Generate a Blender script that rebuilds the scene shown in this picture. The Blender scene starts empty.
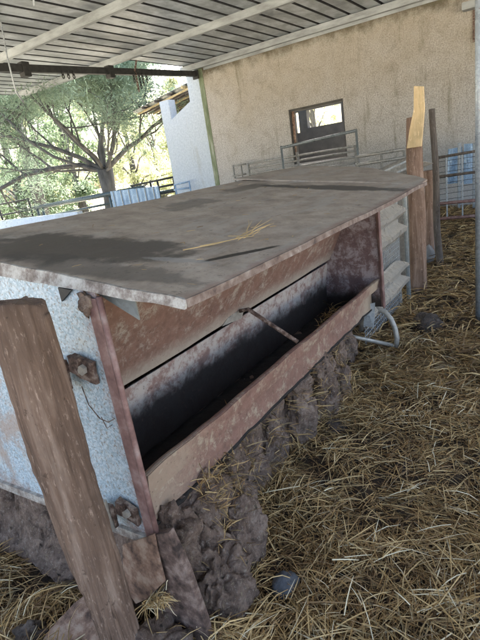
import bpy, bmesh, math, random
import numpy as np
from mathutils import Vector, Matrix, noise
random.seed(7); rng = np.random.default_rng(7)
S = bpy.context.scene
COL = S.collection
PI = math.pi
V = Vector
def fbm(x, y, z, o=4):
    return noise.fractal(V((x, y, z)), 1.0, 2.0, o)
# ------------------------------------------------------------------ materials
class NT:
    def __init__(s, name):
        s.m = bpy.data.materials.new(name); s.m.use_nodes = True
        s.t = s.m.node_tree; s.n = s.t.nodes; s.l = s.t.links
        s.b = s.n['Principled BSDF']
        s.co = s.n.new('ShaderNodeTexCoord').outputs['Object']
    def node(s, t, **k):
        n = s.n.new(t)
        for a, v in k.items():
            if a in n.inputs.keys(): s.put(n.inputs[a], v)
            else: setattr(n, a, v)
        return n
    def put(s, sock, v):
        if isinstance(v, bpy.types.NodeSocket): s.l.new(v, sock)
        else:
            if sock.type == 'RGBA' and len(v) == 3: v = (*v, 1)
            sock.default_value = v
    def noise(s, scale=5, detail=6, rough=.6, dist=0, stretch=None, offset=(0, 0, 0)):
        co = s.co
        mp = s.node('ShaderNodeMapping', Vector=co, Location=offset)
        if stretch: s.put(mp.inputs['Scale'], stretch)
        n = s.node('ShaderNodeTexNoise', Vector=mp.outputs[0], Scale=scale, Detail=detail, Roughness=rough, Distortion=dist)
        return n.outputs['Fac']
    def voro(s, scale=5, feature='F1', rand=1, stretch=None):
        co = s.co
        if stretch: co = s.node('ShaderNodeMapping', Vector=co, Scale=stretch).outputs[0]
        n = s.n.new('ShaderNodeTexVoronoi'); n.feature = feature
        s.put(n.inputs['Vector'], co); s.put(n.inputs['Scale'], scale)
        return n.outputs
    def step(s, v, a, b):
        n = s.n.new('ShaderNodeMapRange'); n.interpolation_type = 'SMOOTHSTEP'
        s.put(n.inputs['Value'], v); s.put(n.inputs['From Min'], a); s.put(n.inputs['From Max'], b)
        return n.outputs[0]
    def math(s, op, a, b=0., c=None):
        n = s.n.new('ShaderNodeMath'); n.operation = op
        s.put(n.inputs[0], a); s.put(n.inputs[1], b)
        if c is not None: s.put(n.inputs[2], c)
        return n.outputs[0]
    def ramp(s, v, stops):
        n = s.n.new('ShaderNodeValToRGB'); s.put(n.inputs[0], v)
        e = n.color_ramp.elements
        while len(e) < len(stops): e.new(.5)
        for i, (p, c) in enumerate(stops):
            e[i].position = p; e[i].color = (*c, 1)
        return n.outputs[0]
    def mix(s, f, a, b):
        n = s.n.new('ShaderNodeMix'); n.data_type = 'RGBA'
        s.put(n.inputs[0], f); s.put(n.inputs[6], a); s.put(n.inputs[7], b)
        return n.outputs[2]
    def bump(s, h, strength=.5, dist=.01, prev=None):
        n = s.node('ShaderNodeBump', Height=h, Strength=strength, Distance=dist)
        if prev is not None: s.put(n.inputs['Normal'], prev)
        return n.outputs[0]
    def sep(s, co=None):
        return s.node('ShaderNodeSeparateXYZ', Vector=co or s.co).outputs
    def blob(s, c, r, rot=0, wob=.5, nscale=3, soft=.22):
        """mask of a stain with a ragged outline on the XY plane"""
        x, y, z = s.sep()
        nx = s.noise(nscale, 6, .65)
        dx = s.math('SUBTRACT', x, c[0]); dy = s.math('SUBTRACT', y, c[1])
        ca, sa = math.cos(rot), math.sin(rot)
        u = s.math('ADD', s.math('MULTIPLY', dx, ca / r[0]), s.math('MULTIPLY', dy, sa / r[0]))
        v = s.math('ADD', s.math('MULTIPLY', dx, -sa / r[1]), s.math('MULTIPLY', dy, ca / r[1]))
        q = s.math('SQRT', s.math('ADD', s.math('MULTIPLY', u, u), s.math('MULTIPLY', v, v)))
        q = s.math('ADD', q, s.math('MULTIPLY', s.math('SUBTRACT', nx, .5), wob * 4))
        return s.step(q, 1 + soft, 1 - soft)
    def fin(s, col, rough=.85, metal=0, normal=None, spec=None):
        s.put(s.b.inputs['Base Color'], col); s.put(s.b.inputs['Roughness'], rough); s.put(s.b.inputs['Metallic'], metal)
        if spec is not None: s.put(s.b.inputs['Specular IOR Level'], spec)
        if normal is not None: s.put(s.b.inputs['Normal'], normal)
        return s.m
def simple(name, stops, scale=8, rough=.85, metal=0, bs=30, bst=.5, bd=.004, stretch=None, spec=None, dist=0):
    m = NT(name)
    c = m.ramp(m.noise(scale, 8, .65, dist, stretch), stops)
    n = m.bump(m.noise(bs, 6, .7, 0, stretch), bst, bd)
    return m.fin(c, rough, metal, n, spec)
M = {}
M['mud'] = simple('mud', [(.3, (.03, .023, .018)), (.52, (.08, .06, .048)), (.72, (.17, .14, .12))], 12, .9, 0, 35, 1, .02)
m = NT('dung')
g1 = m.noise(9, 10, .8, .5); g2 = m.noise(60, 8, .8)
col = m.ramp(g1, [(.33, (.035, .022, .016)), (.45, (.16, .108, .082)), (.56, (.29, .205, .158)), (.68, (.46, .36, .29))])
col = m.mix(m.math('MULTIPLY', m.step(g2, .54, .62), .7), col, (.46, .39, .33))
col = m.mix(m.math('MULTIPLY', m.step(g2, .45, .37), .6), col, (.05, .034, .028))
pit = m.voro(13)['Distance']
col = m.mix(m.math('MULTIPLY', m.step(m.math('ADD', pit, m.math('MULTIPLY', g1, .5)), .42, .30), .9), col, (.012, .009, .008))
st_ = m.noise(30, 3, .6, 1.5, (1, 5, 1))
col = m.mix(m.math('MULTIPLY', m.step(st_, .63, .66), .6), col, (.45, .38, .24))
M['dung'] = m.fin(col, .7, 0, m.bump(g2, .8, .012, m.bump(g1, .8, .03)), .45)
M['soil'] = simple('soil', [(.3, (.022, .014, .009)), (.5, (.055, .036, .021)), (.7, (.11, .075, .042))], 6, .95, 0, 40, 1, .03)
M['yard'] = simple('yard_soil', [(.3, (.33, .29, .22)), (.6, (.45, .41, .33)), (.8, (.36, .37, .22))], .7, .95, 0, 10, .6, .02)
M['stone'] = simple('stone', [(.3, (.05, .055, .062)), (.6, (.10, .108, .12)), (.8, (.2, .205, .21))], 14, .8, 0, 60, .7, .006)
straw_cols = [(.64, .46, .22), (.48, .315, .13), (.29, .175, .075), (.34, .25, .12), (.15, .09, .042), (.78, .68, .46)]
for i, c in enumerate(straw_cols):
    m = NT('straw_tone'); d = tuple(v * .68 for v in c)
    M['straw%d' % i] = m.fin(m.ramp(m.noise(9, 4), [(.3, d), (.65, c)]), .6, 0, None, .35)
# wood
def wood(name, a, b, c, scale=7, st=(1, 1, .08), crack=.5):
    m = NT(name)
    g = m.noise(scale * 3, 8, .7, .6, st); p = m.noise(2.3, 5, .6)
    col = m.ramp(g, [(.28, a), (.5, b), (.75, c)])
    col = m.mix(m.step(p, .45, .7), col, tuple(v * .62 for v in b))
    kn = m.voro(3.1, stretch=(1, 1, .6))['Distance']
    col = m.mix(m.step(kn, .075, .03), col, (.02, .013, .01))
    fine = m.noise(scale * 11, 7, .75, .3, (1, 1, st[2] * 3))
    col = m.mix(m.math('MULTIPLY', m.step(fine, .55, .68), .6), col, tuple(v * 1.5 for v in c))
    cr_ = m.noise(scale * 2.2, 4, .6, .8, (1, 1, .035))
    crk = m.step(m.math('ABSOLUTE', m.math('SUBTRACT', cr_, .5)), .012, .003)
    crk = m.math('MULTIPLY', crk, m.step(m.noise(1.7, 3, .5), .45, .6))
    col = m.mix(m.math('MULTIPLY', crk, .85), col, tuple(v * .25 for v in a))
    col = m.mix(m.math('MULTIPLY', m.step(m.noise(26, 4, .7), .63, .7), .55), col, tuple(v * .5 for v in a))
    n = m.bump(g, crack, .008, m.bump(fine, .6, .003))
    return m.fin(col, .85, 0, n, .25)
M['post_wood'] = wood('barked_wood', (.06, .039, .029), (.165, .112, .083), (.30, .23, .185), 9)
M['far_wood'] = wood('weathered_wood', (.12, .07, .045), (.24, .155, .11), (.42, .31, .24))
M['grey_wood'] = wood('grey_wood', (.05, .04, .035), (.12, .10, .085), (.2, .18, .16))
M['fresh_wood'] = wood('fresh_wood', (.55, .38, .18), (.72, .54, .30), (.82, .66, .42), 6, (1, 1, .06), .3)
M['lath_wood'] = wood('lath_wood', (.35, .26, .12), (.55, .44, .24), (.65, .55, .33))
# galvanised / blue
def galv(name, base, rustlow=.62, blue=1.0):
    m = NT(name)
    v = m.voro(55)['Color']; vv = m.node('ShaderNodeRGBToBW', Color=v).outputs[0]
    n1 = m.noise(4, 8, .7)
    col = m.mix(m.step(vv, .2, .9), tuple(x * .8 for x in base), base)
    col = m.mix(m.math('MULTIPLY', m.step(n1, .5, .75), .6), col, tuple(x * .6 for x in base))
    r = m.noise(3.0, 9, .72, .4, None, (3, 1, 5))
    col = m.mix(m.math('MULTIPLY', m.step(r, rustlow, rustlow + .1), .8), col, (.24, .13, .085))
    sp = m.noise(60, 3, .6)
    col = m.mix(m.math('MULTIPLY', m.step(sp, .66, .7), .6), col, (.2, .14, .1))
    return m.fin(col, m.step(n1, 0, 1.3), .25, m.bump(m.noise(45, 5, .7), .35, .003), .4)
M['pole_galv'] = galv('galvanised_pole', (.36, .40, .43), .75)
M['rail_galv'] = galv('galvanised_rail', (.22, .25, .26), .72)
M['fence_paint'] = galv('weathered_fence_steel', (.085, .115, .12), .74)
M['guard_galv'] = galv('guard_rail_zinc', (.42, .40, .36), .68)
M['gate_grey'] = galv('grey_gate_paint', (.34, .335, .31), .66)
M['blue_sheet'] = galv('blue_sheet', (.28, .42, .60), .85)
M['dark_metal'] = simple('dark_metal', [(.3, (.02, .022, .022)), (.7, (.06, .06, .058))], 10, .6, .4)
M['rusty_iron'] = simple('rusty_iron', [(.35, (.04, .024, .018)), (.5, (.14, .09, .07)), (.62, (.32, .26, .22))], 34, .75, .2, 60, 1, .006)
M['red_paint'] = simple('worn_red_paint', [(.3, (.10, .055, .05)), (.5, (.20, .115, .105)), (.7, (.32, .24, .22))], 14, .6, 0, 50, .4, .003)
# feeder side panel: speckled zinc, sky reflection painted pale blue, rust near front edge
m = NT('speckled_blue_panel')
x, y, z = m.sep()
v = m.node('ShaderNodeRGBToBW', Color=m.voro(150)['Color']).outputs[0]
col = m.mix(m.step(v, .25, .8), (.32, .43, .51), (.52, .62, .69))
col = m.mix(m.step(m.noise(5, 7, .7), .5, .72), col, (.54, .58, .58))
col = m.mix(m.math('MULTIPLY', m.step(m.noise(75, 4, .8), .55, .6), .75), col, (.24, .19, .14))
col = m.mix(m.math('MULTIPLY', m.step(m.noise(4.5, 10, .8, .6, (1, 1, .45)), .53, .63), .7), col, (.36, .26, .20))
# y is 0 at the front edge
edge = m.step(m.math('ADD', y, m.math('MULTIPLY', m.math('SUBTRACT', m.noise(11, 8, .75), .5), .25)), .085, .0)
col = m.mix(m.math('MULTIPLY', edge, .6), col, (.30, .15, .11))
low = m.step(m.math('ADD', z, m.math('MULTIPLY', m.math('SUBTRACT', m.noise(5, 8, .75, 0, None, (9, 2, 2)), .5), .7)), .50, .36)
col = m.mix(m.math('MULTIPLY', low, .75), col, (.22, .13, .095))
M['panel'] = m.fin(col, .48, .1, m.bump(m.noise(60, 5, .7), .35, .002), .4)
# feeder lid
m = NT('lid_steel')
g = m.noise(7, 10, .72)
col = m.ramp(g, [(.3, (.19, .15, .118)), (.5, (.335, .275, .222)), (.7, (.47, .40, .33))])
st = m.noise(5, 8, .7, .8, (.35, 1.6, 1))
col = m.mix(m.math('MULTIPLY', m.step(st, .50, .62), .5), col, (.36, .335, .305))
sg = m.noise(24, 9, .8)
col = m.mix(m.math('MULTIPLY', m.step(sg, .56, .70), .55), col, (.34, .315, .285))
col = m.mix(m.math('MULTIPLY', m.step(sg, .44, .32), .6), col, (.075, .062, .054))
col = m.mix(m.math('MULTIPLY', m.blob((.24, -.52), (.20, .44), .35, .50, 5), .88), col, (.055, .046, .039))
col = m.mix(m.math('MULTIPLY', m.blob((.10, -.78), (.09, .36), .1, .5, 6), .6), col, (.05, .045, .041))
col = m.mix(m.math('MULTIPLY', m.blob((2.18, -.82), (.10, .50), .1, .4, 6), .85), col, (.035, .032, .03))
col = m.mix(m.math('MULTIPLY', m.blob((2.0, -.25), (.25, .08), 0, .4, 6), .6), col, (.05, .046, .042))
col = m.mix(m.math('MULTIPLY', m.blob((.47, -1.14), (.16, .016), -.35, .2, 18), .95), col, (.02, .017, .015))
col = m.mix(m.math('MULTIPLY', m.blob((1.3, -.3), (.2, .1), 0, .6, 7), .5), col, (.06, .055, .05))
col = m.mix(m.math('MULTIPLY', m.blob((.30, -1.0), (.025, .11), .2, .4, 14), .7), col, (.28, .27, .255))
col = m.mix(m.math('MULTIPLY', m.step(m.noise(38, 5, .7), .62, .67), .5), col, (.05, .042, .038))
x, y, z = m.sep()
fr = m.step(m.math('ADD', y, m.math('MULTIPLY', m.math('SUBTRACT', m.noise(14, 6, .7), .5), .08)), -1.225, -1.262)
col = m.mix(m.math('MULTIPLY', fr, .6), col, (.30, .19, .155))
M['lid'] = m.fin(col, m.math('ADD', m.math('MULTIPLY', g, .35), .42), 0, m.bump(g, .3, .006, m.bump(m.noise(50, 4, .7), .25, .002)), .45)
m = NT('lid_edge_paint')
col = m.ramp(m.noise(16, 9, .75), [(.3, (.07, .05, .042)), (.43, (.20, .17, .15)), (.56, (.40, .385, .355)), (.7, (.52, .52, .50))])
M['lid_edge'] = m.fin(col, .7, 0, m.bump(m.noise(50, 5, .7), .6, .004))
M['front_edge'] = simple('worn_edge', [(.3, (.06, .042, .036)), (.45, (.15, .105, .088)), (.6, (.23, .185, .16)), (.75, (.36, .33, .30))], 20, .7, 0, 50, .6, .003)
# hopper sheet: rust with pale worn paint along the lower edge
def rustpaint(name, pale=(.42, .38, .33), rust=(.21, .12, .095), lo=None, hi=None, thr=.5, dark=None):
    m = NT(name); x, y, z = m.sep()
    g = m.noise(11, 12, .82, .3)
    col = m.ramp(m.noise(18, 10, .8), [(.3, tuple(v * .6 for v in rust)), (.55, rust), (.78, (rust[0] * 1.35, rust[1] * 1.6, rust[2] * 1.65))])
    f = m.step(g, thr, thr + .13)
    if lo is not None:
        zz = m.math('ADD', z, m.math('MULTIPLY', m.math('SUBTRACT', g, .5), .22))
        f = m.math('MAXIMUM', f, m.step(zz, hi, lo))
    if 'front_board' in name:
        xx = m.math('ADD', x, m.math('MULTIPLY', m.math('SUBTRACT', g, .5), 1.6))
        f = m.math('MAXIMUM', f, m.math('MAXIMUM', m.math('MULTIPLY', m.step(xx, .42, .10), .6), m.math('MULTIPLY', m.step(xx, 2.1, 2.5), .8)))
    col = m.mix(m.math('MULTIPLY', f, .85), col, pale)
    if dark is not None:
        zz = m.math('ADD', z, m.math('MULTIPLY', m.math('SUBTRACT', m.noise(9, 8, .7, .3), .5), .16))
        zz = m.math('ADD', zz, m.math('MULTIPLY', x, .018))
        col = m.mix(m.math('MULTIPLY', m.step(zz, dark + .09, dark - .02), .97), col, (.014, .010, .008))  # near-black towards the bottom, with a ragged upper edge
    col = m.mix(m.math('MULTIPLY', m.step(m.noise(45, 5, .7), .6, .68), .55), col, (.07, .04, .032))
    return m.fin(col, .62, 0, m.bump(m.noise(40, 6, .75), .5, .003), .4)
M['hopper'] = rustpaint('rusty_hopper_sheet', (.40, .36, .31), (.225, .135, .108), .80, .90, .49)
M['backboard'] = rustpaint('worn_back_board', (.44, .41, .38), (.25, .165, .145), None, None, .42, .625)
M['frontboard'] = rustpaint('rusty_front_board', (.42, .36, .27), (.25, .145, .115), None, None, .49)
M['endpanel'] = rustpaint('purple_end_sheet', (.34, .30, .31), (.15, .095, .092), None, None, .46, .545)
M['trough_floor'] = simple('trough_floor_black', [(.3, (.008, .007, .006)), (.7, (.022, .018, .015))], 12, .75, 0, 25, .8, .01)  # near-black mottled colour for the trough floor
M['plate'] = simple('rusty_plate', [(.36, (.07, .04, .028)), (.5, (.24, .145, .10)), (.62, (.38, .28, .21))], 16, .7, 0, 45, .9, .006)
M['plate_dark'] = simple('muddy_plate', [(.36, (.035, .022, .017)), (.5, (.13, .085, .068)), (.64, (.28, .21, .175))], 18, .8, 0, 50, .9, .006)
# walls
m = NT('roughcast_render')
x, y, z = m.sep()
r1 = m.noise(40, 10, .85); r2 = m.noise(1.1, 6, .65); r3 = m.noise(3.2, 9, .8, .6)
col = m.ramp(r1, [(.38, (.22, .20, .18)), (.47, (.52, .50, .465)), (.56, (.78, .76, .73))])
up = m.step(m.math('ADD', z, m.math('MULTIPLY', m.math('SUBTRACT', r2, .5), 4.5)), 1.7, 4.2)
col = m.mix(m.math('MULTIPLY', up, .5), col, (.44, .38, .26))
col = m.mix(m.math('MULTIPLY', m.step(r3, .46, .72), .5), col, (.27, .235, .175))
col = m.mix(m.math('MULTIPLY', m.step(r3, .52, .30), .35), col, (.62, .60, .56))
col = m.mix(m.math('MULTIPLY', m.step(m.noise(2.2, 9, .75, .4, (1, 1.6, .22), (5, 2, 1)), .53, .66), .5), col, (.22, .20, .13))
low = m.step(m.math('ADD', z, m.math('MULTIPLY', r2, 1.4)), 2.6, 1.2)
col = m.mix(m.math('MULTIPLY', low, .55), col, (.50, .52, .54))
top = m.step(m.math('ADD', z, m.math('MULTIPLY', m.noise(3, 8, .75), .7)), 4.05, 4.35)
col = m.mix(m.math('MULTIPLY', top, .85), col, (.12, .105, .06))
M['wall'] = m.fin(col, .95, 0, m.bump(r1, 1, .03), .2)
m = NT('limewashed_render')
r1 = m.noise(22, 7, .7)
col = m.ramp(r1, [(.3, (.40, .48, .56)), (.7, (.62, .69, .77))])  # white render with bluish sky light mixed into its tone
col = m.mix(m.math('MULTIPLY', m.step(m.noise(2, 8, .7, .3, (1, 1, .25)), .52, .7), .4), col, (.32, .33, .30))
M['whitewall'] = m.fin(col, .9, 0, m.bump(r1, .7, .012))
M['moss'] = simple('green_stain', [(.3, (.10, .13, .07)), (.5, (.2, .24, .15)), (.7, (.48, .50, .44))], 5, .9, 0, 30, .6, .01, (1, 1, .3))
M['concrete'] = simple('concrete', [(.3, (.16, .155, .15)), (.6, (.28, .27, .26)), (.8, (.4, .39, .38))], 5, .9)
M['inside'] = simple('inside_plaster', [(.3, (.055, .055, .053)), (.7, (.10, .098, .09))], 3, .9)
M['purlin'] = simple('cream_purlin_paint', [(.3, (.20, .215, .215)), (.5, (.33, .36, .37)), (.75, (.46, .50, .52))], 6, .6, 0, 30, .3, .002, (1, .3, 1))
m = NT('corrugated_roof_steel')
g = m.noise(2.2, 9, .7, .3, (.7, 1, 1))
col = m.ramp(g, [(.35, (.19, .215, .235)), (.48, (.29, .325, .35)), (.60, (.46, .51, .55))])
M['roof'] = m.fin(col, .45, .0, m.bump(g, .2, .004), .5)
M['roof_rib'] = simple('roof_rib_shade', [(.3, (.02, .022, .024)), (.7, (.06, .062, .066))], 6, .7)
M['bark'] = simple('bark', [(.3, (.045, .045, .045)), (.55, (.11, .108, .105)), (.8, (.22, .215, .21))], 5, .95, 0, 12, 1, .05, (1, 1, .3))
def leaf(name, a, b, tr=.4):
    m = NT(name)
    c = m.ramp(m.noise(.8, 4, .6), [(.35, a), (.65, b)])
    m.fin(c, .6, 0, None, .3)
    t = m.n.new('ShaderNodeBsdfTranslucent'); m.l.new(c, t.inputs[0])
    mx = m.n.new('ShaderNodeMixShader'); mx.inputs[0].default_value = tr
    m.l.new(m.b.outputs[0], mx.inputs[1]); m.l.new(t.outputs[0], mx.inputs[2])
    m.l.new(mx.outputs[0], m.n['Material Output'].inputs[0])
    return m.m
M['leaf_teal'] = leaf('bluish_needles', (.15, .22, .165), (.30, .39, .28), .45)
M['leaf_bright'] = leaf('sunlit_leaves', (.40, .44, .25), (.60, .61, .42), .5)
M['leaf_dark'] = leaf('deep_green_leaves', (.10, .155, .09), (.24, .31, .19), .5)
M['grass'] = leaf('grass_blade', (.12, .16, .04), (.25, .26, .1), .4)

# ------------------------------------------------------------------ mesh helpers
class MB:
    def __init__(s): s.v = []; s.f = []; s.mi = []
    def add(s, vs, fs, mi=0):
        o = len(s.v); s.v += [tuple(v) for v in vs]
        s.f += [tuple(i + o for i in f) for f in fs]; s.mi += [mi] * len(fs); return s
    def box(s, a, b, mi=0, bev=0):
        x0, y0, z0 = [min(p, q) for p, q in zip(a, b)]; x1, y1, z1 = [max(p, q) for p, q in zip(a, b)]
        vs = [(x, y, z) for x in (x0, x1) for y in (y0, y1) for z in (z0, z1)]
        return s.add(vs, [(0, 1, 3, 2), (4, 6, 7, 5), (0, 4, 5, 1), (2, 3, 7, 6), (0, 2, 6, 4), (1, 5, 7, 3)], mi)
    def bar(s, p, q, w, h, up=(0, 0, 1), mi=0):
        p = V(p); q = V(q); d = (q - p).normalized(); u = V(up)
        r = d.cross(u).normalized() * w / 2; u = r.cross(d).normalized() * h / 2
        vs = [a + i * r + j * u for a in (p, q) for i, j in ((-1, -1), (1, -1), (1, 1), (-1, 1))]
        return s.add(vs, [(3, 2, 1, 0), (4, 5, 6, 7), (0, 1, 5, 4), (1, 2, 6, 5), (2, 3, 7, 6), (3, 0, 4, 7)], mi)
    def tube(s, pts, rad, n=8, cap=True, mi=0, wob=0, seed=0):
        pts = [V(p) for p in pts]
        if not isinstance(rad, (list, tuple)): rad = [rad] * len(pts)
        vs = []; fs = []; ref = None
        for i, p in enumerate(pts):
            d = (pts[min(i + 1, len(pts) - 1)] - pts[max(i - 1, 0)]).normalized()
            if ref is None: ref = V((1, 0, 0)) if abs(d.x) < .8 else V((0, 1, 0))
            a = d.cross(ref).normalized(); b = d.cross(a).normalized(); ref = a.cross(d)
            for k in range(n):
                t = 2 * PI * k / n; r = rad[i]
                if wob: r *= 1 + wob * noise.noise(V((math.cos(t) * 1.3 + seed, math.sin(t) * 1.3, p.length * 2.5 + seed)))
                vs.append(p + (a * math.cos(t) + b * math.sin(t)) * r)
        for i in range(len(pts) - 1):
            for k in range(n):
                fs.append((i * n + k, i * n + (k + 1) % n, (i + 1) * n + (k + 1) % n, (i + 1) * n + k))
        if cap: fs.append(tuple(range(n - 1, -1, -1))); fs.append(tuple(range((len(pts) - 1) * n, len(pts) * n)))
        return s.add(vs, fs, mi)
    def sheet(s, fn, nu, nv, th, mi=0):
        """fn(u,v)->(x,y,z); thickness th straight down along -normal given as a vector"""
        th = V(th); top = [V(fn(i / nu, j / nv)) for i in range(nu + 1) for j in range(nv + 1)]
        N = len(top); vs = top + [p + th for p in top]; fs = []
        g = lambda i, j: i * (nv + 1) + j
        for i in range(nu):
            for j in range(nv):
                q = (g(i, j), g(i + 1, j), g(i + 1, j + 1), g(i, j + 1)); fs.append(q); fs.append(tuple(N + k for k in q[::-1]))
        for i in range(nu):
            fs.append((g(i, 0), N + g(i, 0), N + g(i + 1, 0), g(i + 1, 0))); fs.append((g(i, nv), g(i + 1, nv), N + g(i + 1, nv), N + g(i, nv)))
        for j in range(nv):
            fs.append((g(0, j), g(0, j + 1), N + g(0, j + 1), N + g(0, j))); fs.append((g(nu, j), N + g(nu, j), N + g(nu, j + 1), g(nu, j + 1)))
        return s.add(vs, fs, mi)
    def prism(s, poly, ax, t, mi=0):
        """polygon of 3D points extruded by vector t"""
        n = len(poly); t = V(t); vs = [V(p) for p in poly] + [V(p) + t for p in poly]
        fs = [tuple(range(n)), tuple(range(2 * n - 1, n - 1, -1))] + [(i, i + n, (i + 1) % n + n, (i + 1) % n) for i in range(n)]
        return s.add(vs, fs, mi)
    def build(s, name, mats, parent=None, smooth=False, bevel=0, disp=None):
        loc = V(parent['_w']) if parent is not None and '_w' in parent else V((0, 0, 0))
        me = bpy.data.meshes.new(name)
        me.from_pydata([(V(v) - loc)[:] for v in s.v], [], s.f)
        if not isinstance(mats, (list, tuple)): mats = [mats]
        for mm in mats: me.materials.append(M[mm])
        if len(mats) > 1: me.polygons.foreach_set('material_index', s.mi)
        bm = bmesh.new(); bm.from_mesh(me); bmesh.ops.recalc_face_normals(bm, faces=bm.faces)
        if bevel: bmesh.ops.bevel(bm, geom=[e for e in bm.edges if len(e.link_faces) == 2 and e.calc_face_angle(0) > .6], offset=bevel, segments=2, affect='EDGES', profile=.6)
        if disp:
            amp, sc = disp
            bmesh.ops.triangulate(bm, faces=[f for f in bm.faces if len(f.verts) > 4]); bmesh.ops.subdivide_edges(bm, edges=[e for e in bm.edges if e.calc_length() > .012], cuts=3, use_grid_fill=True)
            for v in bm.verts: v.co += v.normal * amp * fbm(v.co.x * sc, v.co.y * sc, v.co.z * sc, 3)
        bm.to_mesh(me); bm.free()
        if smooth: me.polygons.foreach_set('use_smooth', [True] * len(me.polygons))
        me.update()
        o = bpy.data.objects.new(name, me); COL.objects.link(o)
        if parent is not None: o.parent = parent
        if parent is not None and '_w' in parent: o['_w'] = parent['_w']
        return o
def tag(o, label=None, cat=None, group=None, kind=None):
    for k, v in (('label', label), ('category', cat), ('group', group), ('kind', kind)):
        if v: o[k] = v
    return o
def thing(name, label, cat, loc=(0, 0, 0), group=None):
    o = bpy.data.objects.new(name, None); COL.objects.link(o); o.location = loc; o['_w'] = tuple(loc)
    return tag(o, label, cat, group)
def lump(c, r, seed, sub=5, amp=.35, sc=1.6):
    bm = bmesh.new(); bmesh.ops.create_icosphere(bm, subdivisions=sub, radius=1)
    vs = []
    for v in bm.verts:
        p = v.co.copy(); k = 1 + amp * fbm(p.x * sc + seed * 7.1, p.y * sc, p.z * sc, 4) + .13 * amp * fbm(p.x * 5 + seed, p.y * 5, p.z * 5, 4) + .14 * amp * fbm(p.x * 14 + seed, p.y * 14, p.z * 14, 3)
        vs.append((c[0] + p.x * k * r[0], c[1] + p.y * k * r[1], c[2] + p.z * k * r[2]))
    fs = [tuple(v.index for v in f.verts) for f in bm.faces]; bm.free()
    return MB().add(vs, fs)
# ------------------------------------------------------------------ camera (frame: +X along the feeder, +Y to the left)
f = 485.; CH = 1.6
dn = V((238., 1510., f)).normalized(); up = -dn
vx = V((328., -208., f)); X = (vx - up * vx.dot(up)).normalized(); Y = up.cross(X)
R = Matrix((X, Y, up))
cr = R @ V((1, 0, 0)); cu = R @ V((0, -1, 0)); cb = R @ V((0, 0, -1))
cam = bpy.data.objects.new('camera', bpy.data.cameras.new('camera')); COL.objects.link(cam); S.camera = cam
cam.matrix_world = Matrix(((cr.x, cu.x, cb.x, 0), (cr.y, cu.y, cb.y, 0), (cr.z, cu.z, cb.z, CH), (0, 0, 0, 1)))
cam.data.sensor_fit = 'VERTICAL'; cam.data.sensor_height = 24; cam.data.lens = f / 640 * 24; cam.data.clip_end = 600; cam.data.clip_start = .02
def ray(px, py): return (R @ V((px - 240., py - 320., f))).normalized()
def onx(px, py, x): r = ray(px, py); return V((0, 0, CH)) + r * (x / r.x)
def ony(px, py, y): r = ray(px, py); return V((0, 0, CH)) + r * (y / r.y)
def onz(px, py, z): r = ray(px, py); return V((0, 0, CH)) + r * ((z - CH) / r.z)
def at(px, py, d): return V((0, 0, CH)) + ray(px, py) * d
# ------------------------------------------------------------------ ground
def mud_edge(x):
    """front line (y) of the caked mud bank under the feeder"""
    pts = [(.6, 1.3), (.85, 1.12), (1.05, 1.06), (1.3, 1.08), (1.5, 1.17), (1.7, 1.24), (2.0, 1.27), (2.35, 1.21), (2.65, 1.15), (2.85, 1.2), (3.0, 1.36), (3.3, 1.4), (3.6, 1.5), (4, 1.9)]
    for (a, b), (c, d) in zip(pts, pts[1:]):
        if a <= x <= c:
            t = (x - a) / (c - a); t = t * t * (3 - 2 * t); return b + (d - b) * t
    return 9
def gz(x, y):
    h = .045 * fbm(x * .9, y * .9, 0, 3) + .022 * fbm(x * 4, y * 4, 3, 3)
    if x > 7: h += .10 * min(1, (x - 7) / 2.5)
    return h
mb = MB(); st = .06; nx = int(14 / st); ny = int(13 / st)
xs = [-2.5 + i * st for i in range(nx + 1)]; ys = [-4 + j * st for j in range(ny + 1)]
mb.v = [(x, y, gz(x, y)) for x in xs for y in ys]
mb.f = [(i * (ny + 1) + j, (i + 1) * (ny + 1) + j, (i + 1) * (ny + 1) + j + 1, i * (ny + 1) + j + 1) for i in range(nx) for j in range(ny)]; mb.mi = [0] * len(mb.f)
tag(mb.build('ground', 'soil', smooth=True), kind='structure')
mb = MB(); mb.sheet(lambda u, v: (-300 + 600 * u, -300 + 600 * v, -.16), 12, 12, (0, 0, -.2))
tag(mb.build('yard_ground', 'yard'), kind='structure')
# sunlit yard beyond the feeder (slightly higher, pale)
mb = MB(); mb.sheet(lambda u, v: (-2 + 60 * u, 9.0 + 60 * v, -.02 + .03 * fbm(u * 9, v * 9, 0)), 60, 60, (0, 0, -.1))
tag(mb.build('path', 'yard', smooth=True), kind='structure')
# caked mud bank below the trough
mb = MB(); st = .014; nx = int(2.9 / st); ny = int(1.5 / st); vs = []
for i in range(nx + 1):
    for j in range(ny + 1):
        x = .86 + i * st; y = .93 + j * st
        e = mud_edge(x) + .035 + .05 * fbm(x * 5, 0, y * 1.2, 3)
        t = (y - e + .04) / .17
        if x < 1.0: t = min(t, (x - .84) / .16 if y > 1.25 else t)
        t = max(0, min(1, t)); t = t * t * (3 - 2 * t)
        ridge = abs(noise.noise(V((x * 6.5, y * 4, 1.7)))); cell = noise.cell(V((x * 9, y * 9, 0)))
        hh = (.45 + .06 * fbm(x * 3, y * 3, 8, 3)) * t * (1 - .45 * max(0, .3 - ridge) / .3) + .03 * fbm(x * 14, y * 14, 4, 4)
        z = -.10 + (hh + .10 + gz(x, y)) if t > 0 else -.06
        yy = y + .045 * fbm(x * 8, y * 8, z * 8, 4) * t
        xx = x + .045 * fbm(x * 8 + 40, y * 8, z * 8, 4) * t
        z += .02 * fbm(x * 22, y * 22, 2, 3)
        vs.append((xx, yy, min(z, .575 if yy < 1.165 else .41)))
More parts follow.
